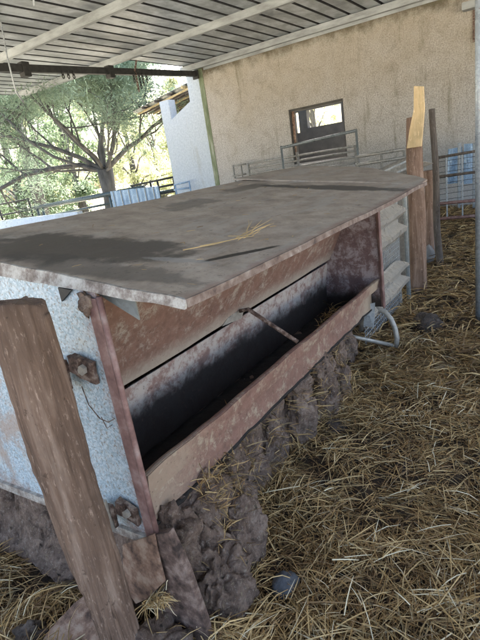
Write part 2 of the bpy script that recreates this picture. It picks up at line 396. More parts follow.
mb.v = vs; mb.f = [(i * (ny + 1) + j, (i + 1) * (ny + 1) + j, (i + 1) * (ny + 1) + j + 1, i * (ny + 1) + j + 1) for i in range(nx) for j in range(ny)]; mb.mi = [0] * len(mb.f)
tag(mb.build('mud_bank', 'dung', smooth=True), kind='structure')
# caked lumps standing in front of the bank
def clod(c, r, seed, label, mat='dung', name='mud_lump', cat='mud lump', group='caked mud lumps along the foot of the trough', amp=.5, sub=5):
    o = lump(c, r, seed, sub, amp).build(name, mat, smooth=True); return tag(o, label, cat, group)
CL = 'grey brown lump of caked mud wedged under the rusty trough'
for k, (x, dy, z, a, b, c) in enumerate([(1.12, .06, .08, .12, .10, .17), (1.30, .03, .10, .11, .10, .15), (1.02, .12, .28, .10, .09, .14), (1.25, .13, .30, .13, .09, .12),
        (1.48, .08, .08, .10, .09, .12), (1.52, .12, .29, .10, .09, .13), (1.72, .07, .08, .11, .08, .11), (1.78, .10, .27, .10, .08, .13), (1.98, .05, .09, .09, .08, .14),
        (2.04, .09, .29, .10, .08, .11), (2.26, .04, .11, .10, .08, .16), (2.30, .08, .31, .11, .08, .10), (2.54, .05, .10, .08, .08, .18), (2.56, .09, .33, .09, .08, .09),
        (2.76, .04, .09, .075, .07, .19), (2.84, .08, .31, .08, .08, .12), (3.08, .02, .12, .09, .08, .16), (3.3, .0, .13, .10, .09, .15)]):
    clod((x, mud_edge(x) + dy - .01, z), (a * 1.12, b * 1.1, c * 1.15), k * 3 + 1, CL, amp=.34)
CL2 = 'dark mud lump half buried in straw below the speckled blue panel'
for k, (x, y, z, a) in enumerate([(1.0, 1.75, .05, .13), (1.05, 2.0, .12, .14), (.98, 2.25, .03, .13), (1.05, 1.5, .10, .14), (1.1, 2.5, .06, .13), (.97, 1.62, .2, .1)]):
    clod((x, y, z), (a, a, a * 1.1), 60 + k, CL2, group='dark mud lumps below the side panel')
for nm, c, r, lb in (('rock', onz(285, 585, .0), (.06, .05, .04), 'smooth blue grey stone lying in the straw near the bottom of the photo'),
                  ('rock', onz(427, 325, .02), (.15, .12, .10), 'dark weathered rock with straw on it on the path by the bent pipe'),
                  ('rock', onz(335, 428, .0), (.07, .07, .05), 'small dark rock in the straw in front of the mud lumps'),
                  ('rock', onz(405, 470, -.02), (.07, .06, .04), 'flat dark stone nearly covered by straw in the middle of the floor')):
    tag(lump(c, r, c.x * 3, 4, .25, 1.2).build(nm, 'stone' if nm == 'rock' and c.x < 2 else 'mud', smooth=True), lb, 'rock')
tag(lump((.72, 1.10, .06), (.15, .1, .1), 91, 5, .5).build('mud_lump', 'dung', smooth=True), 'brown mud piled at the foot of the thick near post', 'mud lump')
tag(lump((1.06, 1.02, .08), (.12, .10, .15), 93, 5, .5).build('mud_lump', 'dung', smooth=True), 'tall reddish mud lump beside the foot of the leg below the blue panel', 'mud lump')
tag(lump(onz(30, 640, .05), (.07, .06, .05), 95, 5, .5).build('mud_lump', 'mud', smooth=True), 'straw flecked mud lump beside the reddish plank at the lower left', 'mud lump')
# ------------------------------------------------------------------ straw
def blades(n, sampler, lmin, lmax, w, mats, probs, lift=.05, tilt=.25, name='straw', zfn=None, curve=.15, dens=.5):
    vs = np.zeros((n, 8, 3)); mi = np.zeros(n, int); k = 0; tries = 0
    while k < n and tries < n * 12:
        tries += 1
        x, y = sampler()
        if x is None: continue
        cl = noise.noise(V((x * 5, y * 5, 2))); cl2 = noise.noise(V((x * 1.7, y * 1.7, 5)))
        if random.random() > dens + 1.1 * cl + .6 * cl2: continue
        z0 = (zfn or gz)(x, y) + lift * (random.random() ** 1.6) * (1 + 1.5 * max(0, cl)) + .004
        L = random.uniform(lmin, lmax) * (1 if random.random() < .8 else 1.5)
        a = 3 * cl2 + random.gauss(0, 1.1)
        ti = random.gauss(0, tilt) + (0 if random.random() < .93 else random.uniform(.3, .9)); c = random.gauss(0, curve)
        ww = w * random.uniform(.5, 1.35) * .5; ro = random.uniform(-1.2, 1.2)
        p = V((x, y, z0)); tp = ti
        for i in range(4):
            d = V((math.cos(a) * math.cos(tp), math.sin(a) * math.cos(tp), math.sin(tp)))
            s = d.cross(V((0, 0, 1)))
            if s.length < 1e-3: s = V((1, 0, 0))
            s.normalize(); s = (s * math.cos(ro) + s.cross(d) * math.sin(ro)) * ww * (1 if i < 3 else .35)
            vs[k, i * 2] = p - s; vs[k, i * 2 + 1] = p + s
            p = p + d * L / 3; a += c / 3; tp -= abs(ti) * .5 + .04
            if p.z < z0 - lift - .002: p.z = z0 - lift
        mi[k] = random.choices(range(len(mats)), probs)[0]; k += 1
    n = k; vs = vs[:n].reshape(-1, 3)
    q = np.array([[0, 1, 3, 2], [2, 3, 5, 4], [4, 5, 7, 6]]); fs = (np.arange(n)[:, None, None] * 8 + q[None]).reshape(-1, 4)
    me = bpy.data.meshes.new(name); me.from_pydata(vs.tolist(), [], fs.tolist())
    for mm in mats: me.materials.append(M[mm])
    me.polygons.foreach_set('material_index', np.repeat(mi, 3)); me.update()
    o = bpy.data.objects.new(name, me); COL.objects.link(o); return o
def near_s():
    d = .35 + 3.6 * random.random() ** .75; a = math.radians(random.uniform(-50, 80)); x = d * math.cos(a); y = d * math.sin(a)
    if x > .85 and y > mud_edge(x) + .05: return None, None
    return x, y
def mid_s():
    x = random.uniform(3.0, 11); y = random.uniform(-.9, min(5, 1.0 + x * .25)) if x > 3.6 else random.uniform(-1.2, 1.3)
    return x, y
def left_s():
    x = random.uniform(.1, 1.2); y = random.uniform(1.0, 3.6)
    return x, y
SM = ['straw%d' % i for i in range(6)]
tag(blades(56000, near_s, .03, .10, .0038, SM, [.08, .20, .38, .14, .20, .0], .025, .12, curve=.12, dens=1.1), 'trampled brown straw layer over the dark muddy floor', 'straw', kind='stuff')
tag(blades(30000, near_s, .04, .17, .0034, SM, [.34, .30, .14, .08, .04, .10], .06, .22, curve=.16, dens=.55), 'loose pale golden straw lying on top of the trampled litter', 'straw', kind='stuff')
tag(blades(34000, mid_s, .08, .22, .008, SM, [.17, .2, .27, .12, .24, .0], .05, .2, dens=.8), 'straw litter strewn along the passage beyond the feeder', 'straw', kind='stuff')
tag(blades(9000, left_s, .05, .15, .004, SM, [.12, .2, .2, .26, .2, .02], .04), 'greyish straw litter left of the thick post', 'straw', kind='stuff')
def mud_s():
    x = random.uniform(.9, 3.4); return x, mud_edge(x) + random.uniform(-.11, .08)
def mud_z(x, y):
    e = mud_edge(x); t = max(0, min(1, (y - e + .11) / .17)); return .42 * t * t * (3 - 2 * t)
tag(blades(2600, mud_s, .03, .11, .0035, SM, [.2, .3, .2, .2, .1, 0], .02, .5, zfn=mud_z), 'short straw bits stuck to the caked mud bank', 'straw', kind='stuff')
# ------------------------------------------------------------------ feeder
FX0, FX1 = .9, 3.5
SL = .148
def lz(y): return 1.298 + SL * (y - .778)
F = thing('cattle_feeder', 'long rusty metal cattle feeder with a dark steel lid and speckled blue end', 'cattle feeder', (.9, 2.05, 0))
def lidf(u, v):
    x = .885 + u * (3.50 - .885); y = .778 + v * (2.05 - .778)
    return (x, y, lz(y) + .010 * fbm(x * 1.2, y * 1.2, 0, 2) + .006 * math.sin(x * 2.1) - .004)
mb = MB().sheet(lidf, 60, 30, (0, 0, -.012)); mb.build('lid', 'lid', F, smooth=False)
def lidb(u, v):
    x = .885 + u * (3.50 - .885); y = 2.062 + v * 1.27
    return (x, y, 1.298 + SL * (3.322 - y) + .008 * fbm(x, y, 4, 2) - .004)
MB().sheet(lidb, 20, 10, (0, 0, -.012)).build('rear_lid', 'lid', F)
# far sheet of the lid, lapped over the first and curling up at its rear
def lid2(u, v):
    y = .80 + v * 1.30
    x0 = 3.20 + .22 * (1 - v); x1 = 3.66 + .42 * min(1, v / .25) + .42 * max(0, min(1, (v - .25) / .4)) - .12 * max(0, (v - .65) / .35)
    x = x0 + u * (x1 - x0)
    z = lz(y) + .006 + .02 * math.exp(-((v - .9) / .12) ** 2) * math.sin(u * PI) + .012 * fbm(x * 2, y * 2, 9, 2)
    return (x, y, z)
MB().sheet(lid2, 24, 24, (0, 0, -.010)).build('lid_sheet', 'lid', F)
# edge flanges
mb = MB(); mb.sheet(lambda u, v: (.873 + .010 * (1 - v), .772 + u * 1.286, lz(.772 + u * 1.286) + .006 - v * (.022 + .036 * u) + .005 * fbm(u * 9, v, 0, 2)), 50, 2, (.009, 0, 0))
mb.build('lid_edge', 'lid_edge', F)
mb = MB(); mb.sheet(lambda u, v: (.885 + u * 2.62, .768 + .003 * fbm(u * 14, 1, 2, 2), lz(.772) + .005 - v * .022 + .010 * fbm((.885 + u * 2.62) * 1.2, .94, 0, 2) + .006 * math.sin((.885 + u * 2.62) * 2.1)), 60, 1, (0, .008, 0))
mb.build('front_edge', 'front_edge', F)
# side panel (near) : gable
def panel(x, mat, name='side_panel'):
    mb = MB()
    poly = [(x, 1.12, .43), (x, 1.12, lz(1.12) - .035), (x, 2.055, lz(2.05) - .04), (x, 2.98, lz(1.12) - .035), (x, 2.98, .43)]
    poly = [(x, 1.12, .425), (x, 1.12, lz(1.12) - .035), (x, 1.35, lz(1.35) - .036), (x, 1.7, lz(1.7) - .038), (x, 2.055, lz(2.05) - .04), (x, 2.98, lz(1.12) - .035), (x, 2.98, .40), (x, 2.05, .372), (x, 1.6, .40)]
    return mb.prism(poly, 0, (.006, 0, 0))
root_local = V((.9, 2.05, 0))
P = thing('x', 'x', 'x'); bpy.data.objects.remove(P)
o = panel(.898, 'panel').build('side_panel', 'panel', F)
# the panel's stain pattern counts from its front edge: shift the texture origin by moving mesh origin
sh = V((0, 1.12 - 2.05, 0)); o.data.transform(Matrix.Translation(-sh)); o.location = sh
MB().bar((.893, 1.13, .421), (.893, 2.98, .372 + .015), .02, .035).build('bottom_edge', 'lid_edge', F)
panel(3.47, 'endpanel').build('end_panel', 'endpanel', F)
# corner angles
mb = MB(); mb.box((.885, 1.108, .40), (.893, 1.150, lz(1.12) - .05)).box((.893, 1.106, .40), (.906, 1.112, lz(1.12) - .05)); mb.build('corner_angle', 'red_paint', F, bevel=.002)
mb = MB(); mb.tube([(.891, 1.10, .395), (.890, 1.098, .7), (.890, 1.098, 1.0), (.893, 1.10, lz(1.12) - .045)], .0095, 8).build('corner_rod', 'red_paint', F, smooth=True)
mb = MB(); mb.box((3.478, 1.098, .42), (3.486, 1.135, lz(1.12) - .03)).box((3.445, 1.09, .42), (3.486, 1.098, lz(1.12) - .03)); mb.build('corner_angle', 'red_paint', F, bevel=.002)
MB().prism([(3.40, 1.22, .46), (3.45, 1.16, .46), (3.45, 1.18, .26), (3.42, 1.25, .28)], 0, (.01, 0, 0)).build('foot_plate', 'pole_galv', F)
# hopper sheet, back board, trough
def hop(sgn=1, c=2.05):
    Yf = lambda y: c + sgn * (y - c)
    A = MB().sheet(lambda u, v: (.906 + u * 2.562, Yf(1.22 + (1.50 - 1.22) * v), lz(1.22) - .03 - v * (lz(1.22) - .03 - .80) + .006 * fbm(u * 6, v * 2, 3, 2)), 40, 8, (0, .006 * sgn, 0))
    B = MB().sheet(lambda u, v: (.906 + u * 2.562, Yf(1.520 + .03 * v + .012 * math.sin(v * PI)), .772 - v * .36), 30, 6, (0, .006 * sgn, 0))
    Cc = MB().sheet(lambda u, v: (.906 + u * 2.562, Yf(1.545 - .365 * v), .415 + .014 * fbm(u * 20, v * 4, 0, 3)), 60, 8, (0, 0, -.008))
    D = MB(); prof = [(1.190, .42), (1.186, .578), (1.136, .590), (1.118, .664), (1.13, .664), (1.150, .655), (1.160, .64)]
    def fr(u, v):
        k = min(len(prof) - 2, int(v * (len(prof) - 1) + 1e-6)); t = v * (len(prof) - 1) - k
        y = prof[k][0] + (prof[k + 1][0] - prof[k][0]) * t; z = prof[k][1] + (prof[k + 1][1] - prof[k][1]) * t - (0 if k + t < .99 else max(0, 3 - k - t) / 2) * .055 * math.exp(-u * 3)
        b = .006 * fbm(u * 8, 0, 0, 2)
        return (.926 + u * 2.535, Yf(y + b), z - .02 * u + b)
    D.sheet(fr, 50, len(prof) - 1, (0, .006 * sgn, 0.002))
    return A, B, Cc, D
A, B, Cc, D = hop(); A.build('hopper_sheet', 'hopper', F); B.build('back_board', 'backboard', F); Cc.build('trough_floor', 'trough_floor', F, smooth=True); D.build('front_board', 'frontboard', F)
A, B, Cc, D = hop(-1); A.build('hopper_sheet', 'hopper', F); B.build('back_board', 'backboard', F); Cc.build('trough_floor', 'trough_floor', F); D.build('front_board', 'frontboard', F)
MB().sheet(lambda u, v: (.926 + u * 2.50, 1.153 + .01 * v, .652 - .02 * u - .08 * v), 10, 2, (0, .004, 0)).build('inner_board', 'red_paint', F)
# brace rod with its pale bracket
MB().tube([(2.11, 1.47, .835), (2.12, 1.42, .845), (2.12, 1.14, .672)], [.011, .012, .012], 8).build('brace_rod', 'rusty_iron', F, smooth=True)
MB().prism([(2.06, 1.478, .86), (2.17, 1.478, .835), (2.15, 1.49, .78), (1.96, 1.49, .80)], 0, (0, .004, 0)).build('rod_bracket', 'guard_galv', F)
# gusset under the lid, dark wedge standing in for a shaded hole
mb = MB(); mb.sheet(lambda u, v: (.93 + .02 * u, 1.16 - .14 * u, 1.335 - .02 * u - v * (.03 + .07 * u) + .006 * fbm(u * 8, v * 8, 0)), 8, 8, (.005, 0, 0)); mb.build('gusset', 'rail_galv', F)
mb = MB(); mb.prism([(.889, 1.27, 1.330), (.889, 1.21, 1.322), (.889, 1.27, 1.285)], 0, (.008, 0, 0)).build('notch_shade', 'dark_metal', F)
lump((.885, 1.155, 1.285), (.018, .022, .035), 5, 3, .7).build('mud_daub', 'dung', F, smooth=True)
# hinges with bolts, chain, wire
def hinge(y, z, sc, chain):
    mb = MB()
    mb.prism([(.874, y - .105 * sc, z + .035 * sc), (.874, y - .01 * sc, z + .058 * sc), (.874, y - .0 * sc, z - .02 * sc), (.874, y - .10 * sc, z - .045 * sc)], 0, (.016, 0, 0))
    mb.prism([(.86, y - .055 * sc, z + .05 * sc), (.86, y - .01 * sc, z + .06 * sc), (.86, y - .0, z + .0), (.86, y - .05 * sc, z - .01)], 0, (.014, 0, 0))
    mb.build('hinge_plate', 'rusty_iron', F, bevel=.002, disp=(.004, 40))
    mb = MB(); mb.prism([(.85, y + .00 * sc, z + .045 * sc), (.85, y + .10 * sc, z + .030 * sc), (.85, y + .095 * sc, z - .06 * sc), (.85, y + .005 * sc, z - .065 * sc)], 0, (.014, 0, 0))
    mb.prism([(.80, y + .085 * sc, z + .03 * sc), (.80, y + .10 * sc, z + .03 * sc), (.80, y + .095 * sc, z - .06 * sc), (.80, y + .08 * sc, z - .06 * sc)], 0, (.05, 0, 0))
    mb.build('hinge_lug', 'rusty_iron', F, bevel=.002, disp=(.004, 40))
    b = MB().tube([(.80, y + .05 * sc, z + .0), (.87, y + .05 * sc, z)], .020 * sc, 6).tube([(.845, y + .02 * sc, z - .075 * sc), (.845, y + .03 * sc, z + .065 * sc)], .013 * sc, 8)
    b.tube([(.86, y - .06 * sc, z + .01), (.876, y - .06 * sc, z + .01)], .018 * sc, 6)
    for by, bz in ((.03, .02), (.07, -.035), (.055, .005)): b.tube([(.835, y + by * sc, z + bz), (.852, y + by * sc, z + bz)], .012 * sc, 6)
    b.build('bolt', 'guard_galv', F, smooth=False)
    if chain:
        c = MB(); p = V((.85, y + .085, z - .06))
        for k in range(11):
            q = p + V((.001 * k, -.0015 * k, -.0165 * k)); pts = []
            for t in range(9):
                a = 2 * PI * t / 8
                off = V((0, math.cos(a) * .006, math.sin(a) * .011)) if k % 2 else V((math.cos(a) * .006, 0, math.sin(a) * .011))
                pts.append(q + off)
            c.tube(pts, .0018, 5, False)
        c.build('chain', 'dark_metal', F)
        w = MB().tube([(.882, y - .01, z - .06), (.875, y - .03, z - .12), (.87, y - .075, z - .16), (.868, y - .115, z - .165), (.88, y - .135, z - .155)], .0018, 5)
        w.tube([(.873, y - .08, z - .155), (.868, y - .10, z - .19), (.872, y - .125, z - .175)], .0015, 5)
        w.build('tie_wire', 'rusty_iron', F)
hinge(1.285, 1.06, .95, True); hinge(1.25, .525, .85, False)
# lower leg and rusty plate
mb = MB().prism([(.868, 1.27, .375), (.868, 1.135, .455), (.866, 1.085, .49), (.862, 1.085, .42), (.85, 1.07, .31), (.84, 1.18, .19), (.838, 1.245, .14), (.845, 1.30, .2)], 0, (.007, 0, 0))
tag(mb.build('metal_plate', 'plate', F, bevel=.0015))
MB().sheet(lambda u, v: (.90 + .035 * v, 1.10 - .05 * u, .42 - .11 * v * 1 - .0 * u), 6, 6, (.004, 0, 0)).build('foot_plate', 'rail_galv', F)
MB().prism([onx(148, 536, .875), onx(168, 533, .885), onx(186, 572, .88), onx(205, 625, .875), onx(214, 665, .87), onx(140, 665, .86), onx(158, 610, .865), onx(165, 585, .87)], 0, (.03, 0, 0)).build('leg', 'plate_dark', F, bevel=.004)
for y in (2.85,): MB().bar((.93, y, -.05), (.93, y, .43), .06, .06, (1, 0, 0)).build('leg', 'far_wood', F)
for y in (1.75, 2.85): MB().bar((3.44, y, -.05), (3.44, y, .43), .05, .05, (1, 0, 0)).build('leg', 'rail_galv', F)
# straw caught in the gap below the plate
q0 = onx(153, 592, .845)
tag(blades(160, lambda: (q0.x + random.uniform(-.03, .02), q0.y + random.uniform(-.06, .05)), .03, .08, .003, SM, [.4, .2, .05, .05, 0, .3], .03, .6, name='straw_tuft', zfn=lambda x, y: q0.z - .05 + (q0.y - y) * .6, dens=5), 'pale tuft of straw caught below the rusty plate beside the thick post', 'straw tuft')
# straw stalks on the lid
mb = MB()
def L(px, py, h=.004):
    r = ray(px, py); n = V((0, -SL, 1)); d = 1.298 - SL * .778 + h
    return V((0, 0, CH)) + r * ((d - n.z * CH) / n.dot(r))
for pts, w in (([(183, 250), (215, 244), (238, 238), (254, 236)], .0022), ([(200, 246), (225, 241), (246, 237)], .002), ([(236, 238), (252, 230), (272, 219)], .0022), ([(244, 238), (258, 229), (270, 224)], .0022),
               ([(246, 237), (248, 228), (252, 221)], .002), ([(250, 234), (256, 226), (262, 220)], .002), ([(252, 236), (262, 228), (274, 223)], .0018), ([(228, 236), (243, 236), (260, 232)], .002), ([(246, 232), (249, 224), (248, 219)], .0015), ([(238, 240), (250, 233), (266, 227)], .0018)):
    mb.tube([L(px, py, .004 + .014 * (i == len(pts) - 1)) for i, (px, py) in enumerate(pts)], [w * .75, w * .6, w * .3][-len(pts):] if len(pts) < 4 else [w * .8, w * .75, w * .6, w * .3], 5)
tag(blades(130, lambda: (random.uniform(.95, 3.4), random.uniform(.80, 2.0)), .008, .045, .002, SM, [.3, .3, .2, .1, .1, 0], .002, .03, name='straw_chaff', zfn=lambda x, y: lz(y) + .003 + .010 * fbm(x * 1.2, y * 1.2, 0, 2) + .006 * math.sin(x * 2.1) - .004, dens=5), 'fine straw chaff scattered over the dark lid', 'chaff', kind='stuff')
tag(mb.build('straw_stalks', 'straw0'), 'small bunch of yellow straw stalks lying on the dark lid', 'straw bunch')
# ------------------------------------------------------------------ posts and planks
def woodpost(name, p, q, r0, r1, mat, label, cat='post', seed=1, seg=14, n=20, group=None, wob=.22, parent=None, bend=.0):
    p = V(p); q = V(q); pts = []; rad = []
    for i in range(seg + 1):
        t = i / seg; c = p.lerp(q, t); c += V((noise.noise(V((seed, t * 2, 0))), noise.noise(V((seed + 9, t * 2, 0))), 0)) * bend
        pts.append(c); rad.append(r0 + (r1 - r0) * t)
    pts.append(q + V((0, 0, .006))); rad.append(r1 * .93)
    o = MB().tube(pts, rad, n, wob=wob, seed=seed).build(name, mat, parent, smooth=False)
    for pl in o.data.polygons: pl.use_smooth = len(pl.vertices) == 4
    return tag(o, label, cat, group) if parent is None else o
pz = [(-.2, 1.15, .054), (.2, 1.172, .063), (.5, 1.192, .073), (.85, 1.206, .077), (1.335, 1.215, .076)]
pts = []; rad = []
for i in range(121):
    z = -.2 + 1.535 * i / 120
    for (za, ya, ra), (zb, yb, rb) in zip(pz, pz[1:]):
        if za <= z <= zb + 1e-6: t = (z - za) / (zb - za); yy_ = ya + (yb - ya) * t; rr_ = ra + (rb - ra) * t; break
    pts.append((.703 + .012 * noise.noise(V((z * 2, 3, 1))), yy_ + .008 * noise.noise(V((z * 2.4, 8, 1))), z)); rad.append(rr_ * (1 + .03 * noise.noise(V((z * 7, 1, 1)))))
pts.append((pts[-1][0], pts[-1][1], 1.343)); rad.append(rad[-1] * .9)
o = MB().tube(pts, rad, 72, wob=.13, seed=3).build('wooden_post', 'post_wood')
for v in o.data.vertices:
    c = v.co; a_ = math.atan2(c.y - 1.22, c.x - .7); rl = math.hypot(c.x - .7, c.y - 1.22)
    k = .010 * abs(noise.noise(V((a_ * 3.2, c.z * 1.1, 4)))) ** .5 - .004 + .006 * fbm(a_ * 9, c.z * 5, 2, 3)
    if c.z > 1.30: c.z += .018 * fbm(c.x * 14, c.y * 14, 3, 3) - .12 * (c.x - .7)
    c.x -= (c.x - .7) / max(rl, .03) * k; c.y -= (c.y - 1.22) / max(rl, .03) * k
for pl in o.data.polygons: pl.use_smooth = len(pl.vertices) == 4
tag(o, 'thick brown debarked log post in the foreground beside the blue panel', 'post')
q = [onz(98, 585, .15), onz(74, 603, .12), onz(49, 630, .085), onz(20, 672, .04), onz(118, 690, .06), onz(128, 600, .13)]
mb = MB().prism(q, 0, (.006, .004, -.03))
tag(mb.build('wooden_plank', 'plate', bevel=.003), 'reddish offcut plank leaning against the thick post at the lower left', 'plank')
FP = thing('wooden_post', 'brown wooden post beyond the feeder with a fresh plank fixed to its top', 'post', (5.35, 1.27, 0))
woodpost('post_shaft', (5.35, 1.30, -.1), (5.35, 1.275, 1.78), .085, .075, 'far_wood', '', seed=8, parent=FP, bend=.03, n=16, wob=.25)
mb = MB().prism([(5.24, 1.335, 1.50), (5.24, 1.195, 1.50), (5.26, 1.17, 1.75), (5.26, 1.16, 1.84), (5.27, 1.165, 2.04), (5.27, 1.25, 2.06), (5.27, 1.26, 1.85), (5.25, 1.30, 1.68)], 0, (.045, 0, 0))
mb.build('plank', 'fresh_wood', FP, bevel=.004)
woodpost('thin_post', (6.5, 1.29, -.05), (6.42, 1.33, 1.87), .045, .035, 'grey_wood', 'thin crooked grey pole post standing behind the brown wooden post', seed=21, n=10, bend=.06)
woodpost('wooden_post', (6.95, 1.52, -.05), (6.95, 1.50, 1.15), .07, .065, 'far_wood', 'short pale brown post at the end of the narrow gate', seed=24, n=12, bend=.03)
pp = onz(429, 262, .0); lump((pp.x, pp.y, .09), (.10, .07, .13), 31, 3, .35).build('concrete_block', 'concrete', smooth=True)
tag(bpy.data.objects['concrete_block'], 'pale concrete lump at the foot of the thin grey post', 'concrete block')
mb = MB().sheet(lambda u, v: (7.3 + .05 * math.sin(u * 9), 1.72 - .22 * u, .75 - .72 * v), 12, 4, (.01, 0, 0))
tag(mb.build('blue_sheet', 'blue_sheet'), 'narrow blue sheet standing between the two wooden posts', 'sheet')
P_ = thing('support_pole', 'slim vertical galvanised roof pole at the right edge of the photo', 'pole', (4.43, .577, 0))
MB().tube([(4.43, .577, -.1), (4.43, .577, 4.0)], .025, 14).build('pole_shaft', 'pole_galv', P_, smooth=True)
MB().box((4.36, .46, 3.94), (4.50, .60, 3.96)).build('cap_plate', 'pole_galv', P_)
# bent pipe hoop
mb = MB(); hp = [onx(px, py, 3.62 + .012 * i) for i, (px, py) in enumerate([(396, 347), (397, 338), (395, 328), (391, 319), (385, 312), (377, 308.5), (369, 309), (364, 314), (362, 321), (361, 330)])]
a = hp[0]; s1 = onz(336, 333, .25); mb.tube(hp, .021, 10)
mb.tube([a + V((0, .01, .01)), s1], .016, 8)
tag(mb.build('bent_pipe', 'guard_galv', smooth=True), 'hoop of bent grey pipe on the ground past the feeder end', 'pipe')
# guard rail panels beyond the feeder
G = thing('guardrail_fence', 'pale corrugated guard rail boards on wire mesh beyond the feeder end', 'fence', (3.6, 1.22, 0))
def wrail(z0, z1, x0, x1):
    H_ = z1 - z0
    pr = [(1.275, z0), (1.265, z0 + .04 * H_), (1.205, z0 + .20 * H_), (1.205, z0 + .30 * H_), (1.262, z0 + .46 * H_), (1.262, z0 + .54 * H_), (1.205, z0 + .70 * H_), (1.205, z0 + .80 * H_), (1.265, z0 + .96 * H_), (1.275, z1)]
    ends = [.16, .12, .02, 0, .10, .10, .0, .03, .14, .20]
    def fn(u, v):
        k = round(v * 9); y, z = pr[k]; xe = x1 - ends[k]
        return (x0 + u * (xe - x0), y, z + .006 * math.sin(u * 9))
    return MB().sheet(fn, 10, 9, (0, .005, 0))
wrail(.72, 1.07, 3.56, 4.64).build('rail_board', 'guard_galv', G, smooth=False)
wrail(.24, .54, 3.56, 4.66).build('rail_board', 'guard_galv', G)
mb = MB()
for k in range(26): mb.tube([(3.56, 1.30, .08 + k * .045), (4.75, 1.32, .08 + k * .045)], .0035, 4)
for k in range(26): mb.tube([(3.6 + k * .044, 1.305, .05), (3.6 + k * .044, 1.305, 1.12)], .0035, 4)
mb.build('wire_mesh', 'pole_galv', G)
MB().tube([(4.95, 1.30, 0), (4.95, 1.30, 1.22)], .022, 8).build('fence_post', 'rail_galv', G)
# stuff further along: folded sheet, rails against the back wall
mb = MB(); q = [onx(368, 174, 5.6), onx(405, 157, 5.6), onx(411, 173, 5.6)]
mb.sheet(lambda u, v: (q[0] + (q[2] - q[0]) * u + (q[1] - q[0]) * v * (1 - u * .45) + V((.02 * math.sin(u * 7), 0, 0))), 10, 6, (.012, 0, 0))
mb.add([q[0] + V((.02, 0, 0)), q[2] + V((.02, 0, 0)), V((q[2].x + .02, q[2].y, 0)), V((q[0].x + .02, q[0].y, 0))], [(0, 1, 2, 3)])
tag(mb.build('folded_sheet', 'guard_galv'), 'tilted grey metal sheet propped beside the brown wooden post', 'metal sheet')
def gate(name, label, rails, posts, rr, pr, mat, cat='gate', extra=None, group=None):
    base = V(posts[0][0]); T = thing(name, label, cat, (base.x, base.y, 0), group)
    for p, q in rails: MB().tube([p, q], rr, 8).build('rail', mat, T, smooth=True)
    for p, q in posts: MB().tube([p, q], pr, 8).build('upright', mat, T, smooth=True)
    return T
XG = 10.4
def g(px, py, x=XG): return onx(px, py, x)
def dz(p, z=0): return V((p.x, p.y, z))
r = [(g(248, 164), g(355, 146)), (g(248, 169), g(355, 151)), (g(248, 174.5), g(355, 157)), (g(248, 180), g(355, 163)), (g(248, 187), g(355, 170))]
gate('metal_gate', 'cream five bar metal gate against the wall below the window', r, [(dz(g(248, 163)), g(248, 163)), (dz(g(297, 152)), g(297, 152)), (dz(g(355, 145)), g(355, 145))], .022, .028, 'gate_grey')
gate('raised_rail', 'slanting upper rail on two uprights standing in front of the window', [(g(281, 148, 10.1), g(356, 130.5, 10.1))], [(dz(g(281, 147, 10.1)), g(281, 146, 10.1)), (dz(g(356, 130, 10.1)), g(356, 129, 10.1))], .03, .025, 'rail_galv', 'rail')
gate('rail_fence', 'low grey rail fence joining the cream gate and the brown post', [(g(356, 157, 9.6), g(405, 149, 9.6)), (g(356, 165, 9.6), g(408, 157, 9.6)), (g(356, 174, 9.6), g(408, 166, 9.6))], [(dz(g(357, 156, 9.6)), g(357, 155, 9.6)), (dz(g(381, 152, 9.6)), g(381, 152, 9.6)), (dz(g(404, 148, 9.6)), g(404, 148, 9.6))], .03, .028, 'gate_grey', 'fence')
gate('wall_hurdle', 'small pale tube frame leaning on the bluish wall at the left of the gate', [(g(233, 166, 10.7), g(246, 164, 10.7)), (g(233, 176, 10.7), g(246, 174, 10.7))], [(dz(g(233, 165, 10.7)), g(233, 165, 10.7)), (dz(g(241, 165, 10.7)), g(241, 165, 10.7))], .02, .02, 'gate_grey', 'hurdle')
# right gate
T = gate('farm_gate', 'dark barred gate with two red lower rails left of the right hand pole', [(g(436, 158, 9), g(500, 147, 9)), (g(436, 177, 9), g(500, 169, 9)), ], [(dz(g(437, 156, 9)), g(437, 156, 9)), (dz(g(500, 147, 9)), g(500, 147, 9))], .022, .03, 'grey_wood')
for p, q in ((g(436, 204, 9), g(500, 198, 9)), (g(436, 219, 9), g(500, 214, 9))): MB().tube([p, q], .028, 8).build('rail', 'red_paint', T, smooth=True)
for px in (446, 462, 478): MB().tube([dz(g(px, 157, 9), g(px, 218, 9).z), g(px, 154, 9)], .013, 6).build('bar', 'pole_galv', T)
mb = MB()
for k in range(9): mb.tube([g(438, 162 + k * 5.5, 9.03), g(498, 153 + k * 5.5, 9.03)], .004, 4)
mb.build('wire_mesh', 'dark_metal', T)
for (x0, x1, y0, y1, mt, lb) in ((448, 462, 148, 184, 'blue_sheet', 'bright blue plastic sheet hung behind the barred gate, left one of two'), (464, 488, 143, 184, 'blue_sheet', 'bright blue plastic sheet hung behind the barred gate, next to the pole')):
    a, b, c, d = g(x0, y0 + 1, 10.6), g(x1, y0 - 1, 10.6), g(x1, y1 - 1, 10.6), g(x0, y1, 10.6)
    tag(MB().sheet(lambda u, v: (a.lerp(b, u).lerp(d.lerp(c, u), v) + V((-.05 * math.sin(u * 6 + v * 2), 0, 0))), 10, 8, (.008, 0, 0)).build('plastic_sheet', mt), lb, 'plastic sheet')
for i, px in enumerate((459, 474)):
    tag(MB().tube([g(px, 208, 10.4), g(px + .5, 143, 10.4)], .03, 6).build('standing_board', 'pole_galv'), ['pale upright bar behind the gate in front of the left blue sheet', 'pale upright bar behind the gate close to the right hand pole'][i], 'bar')
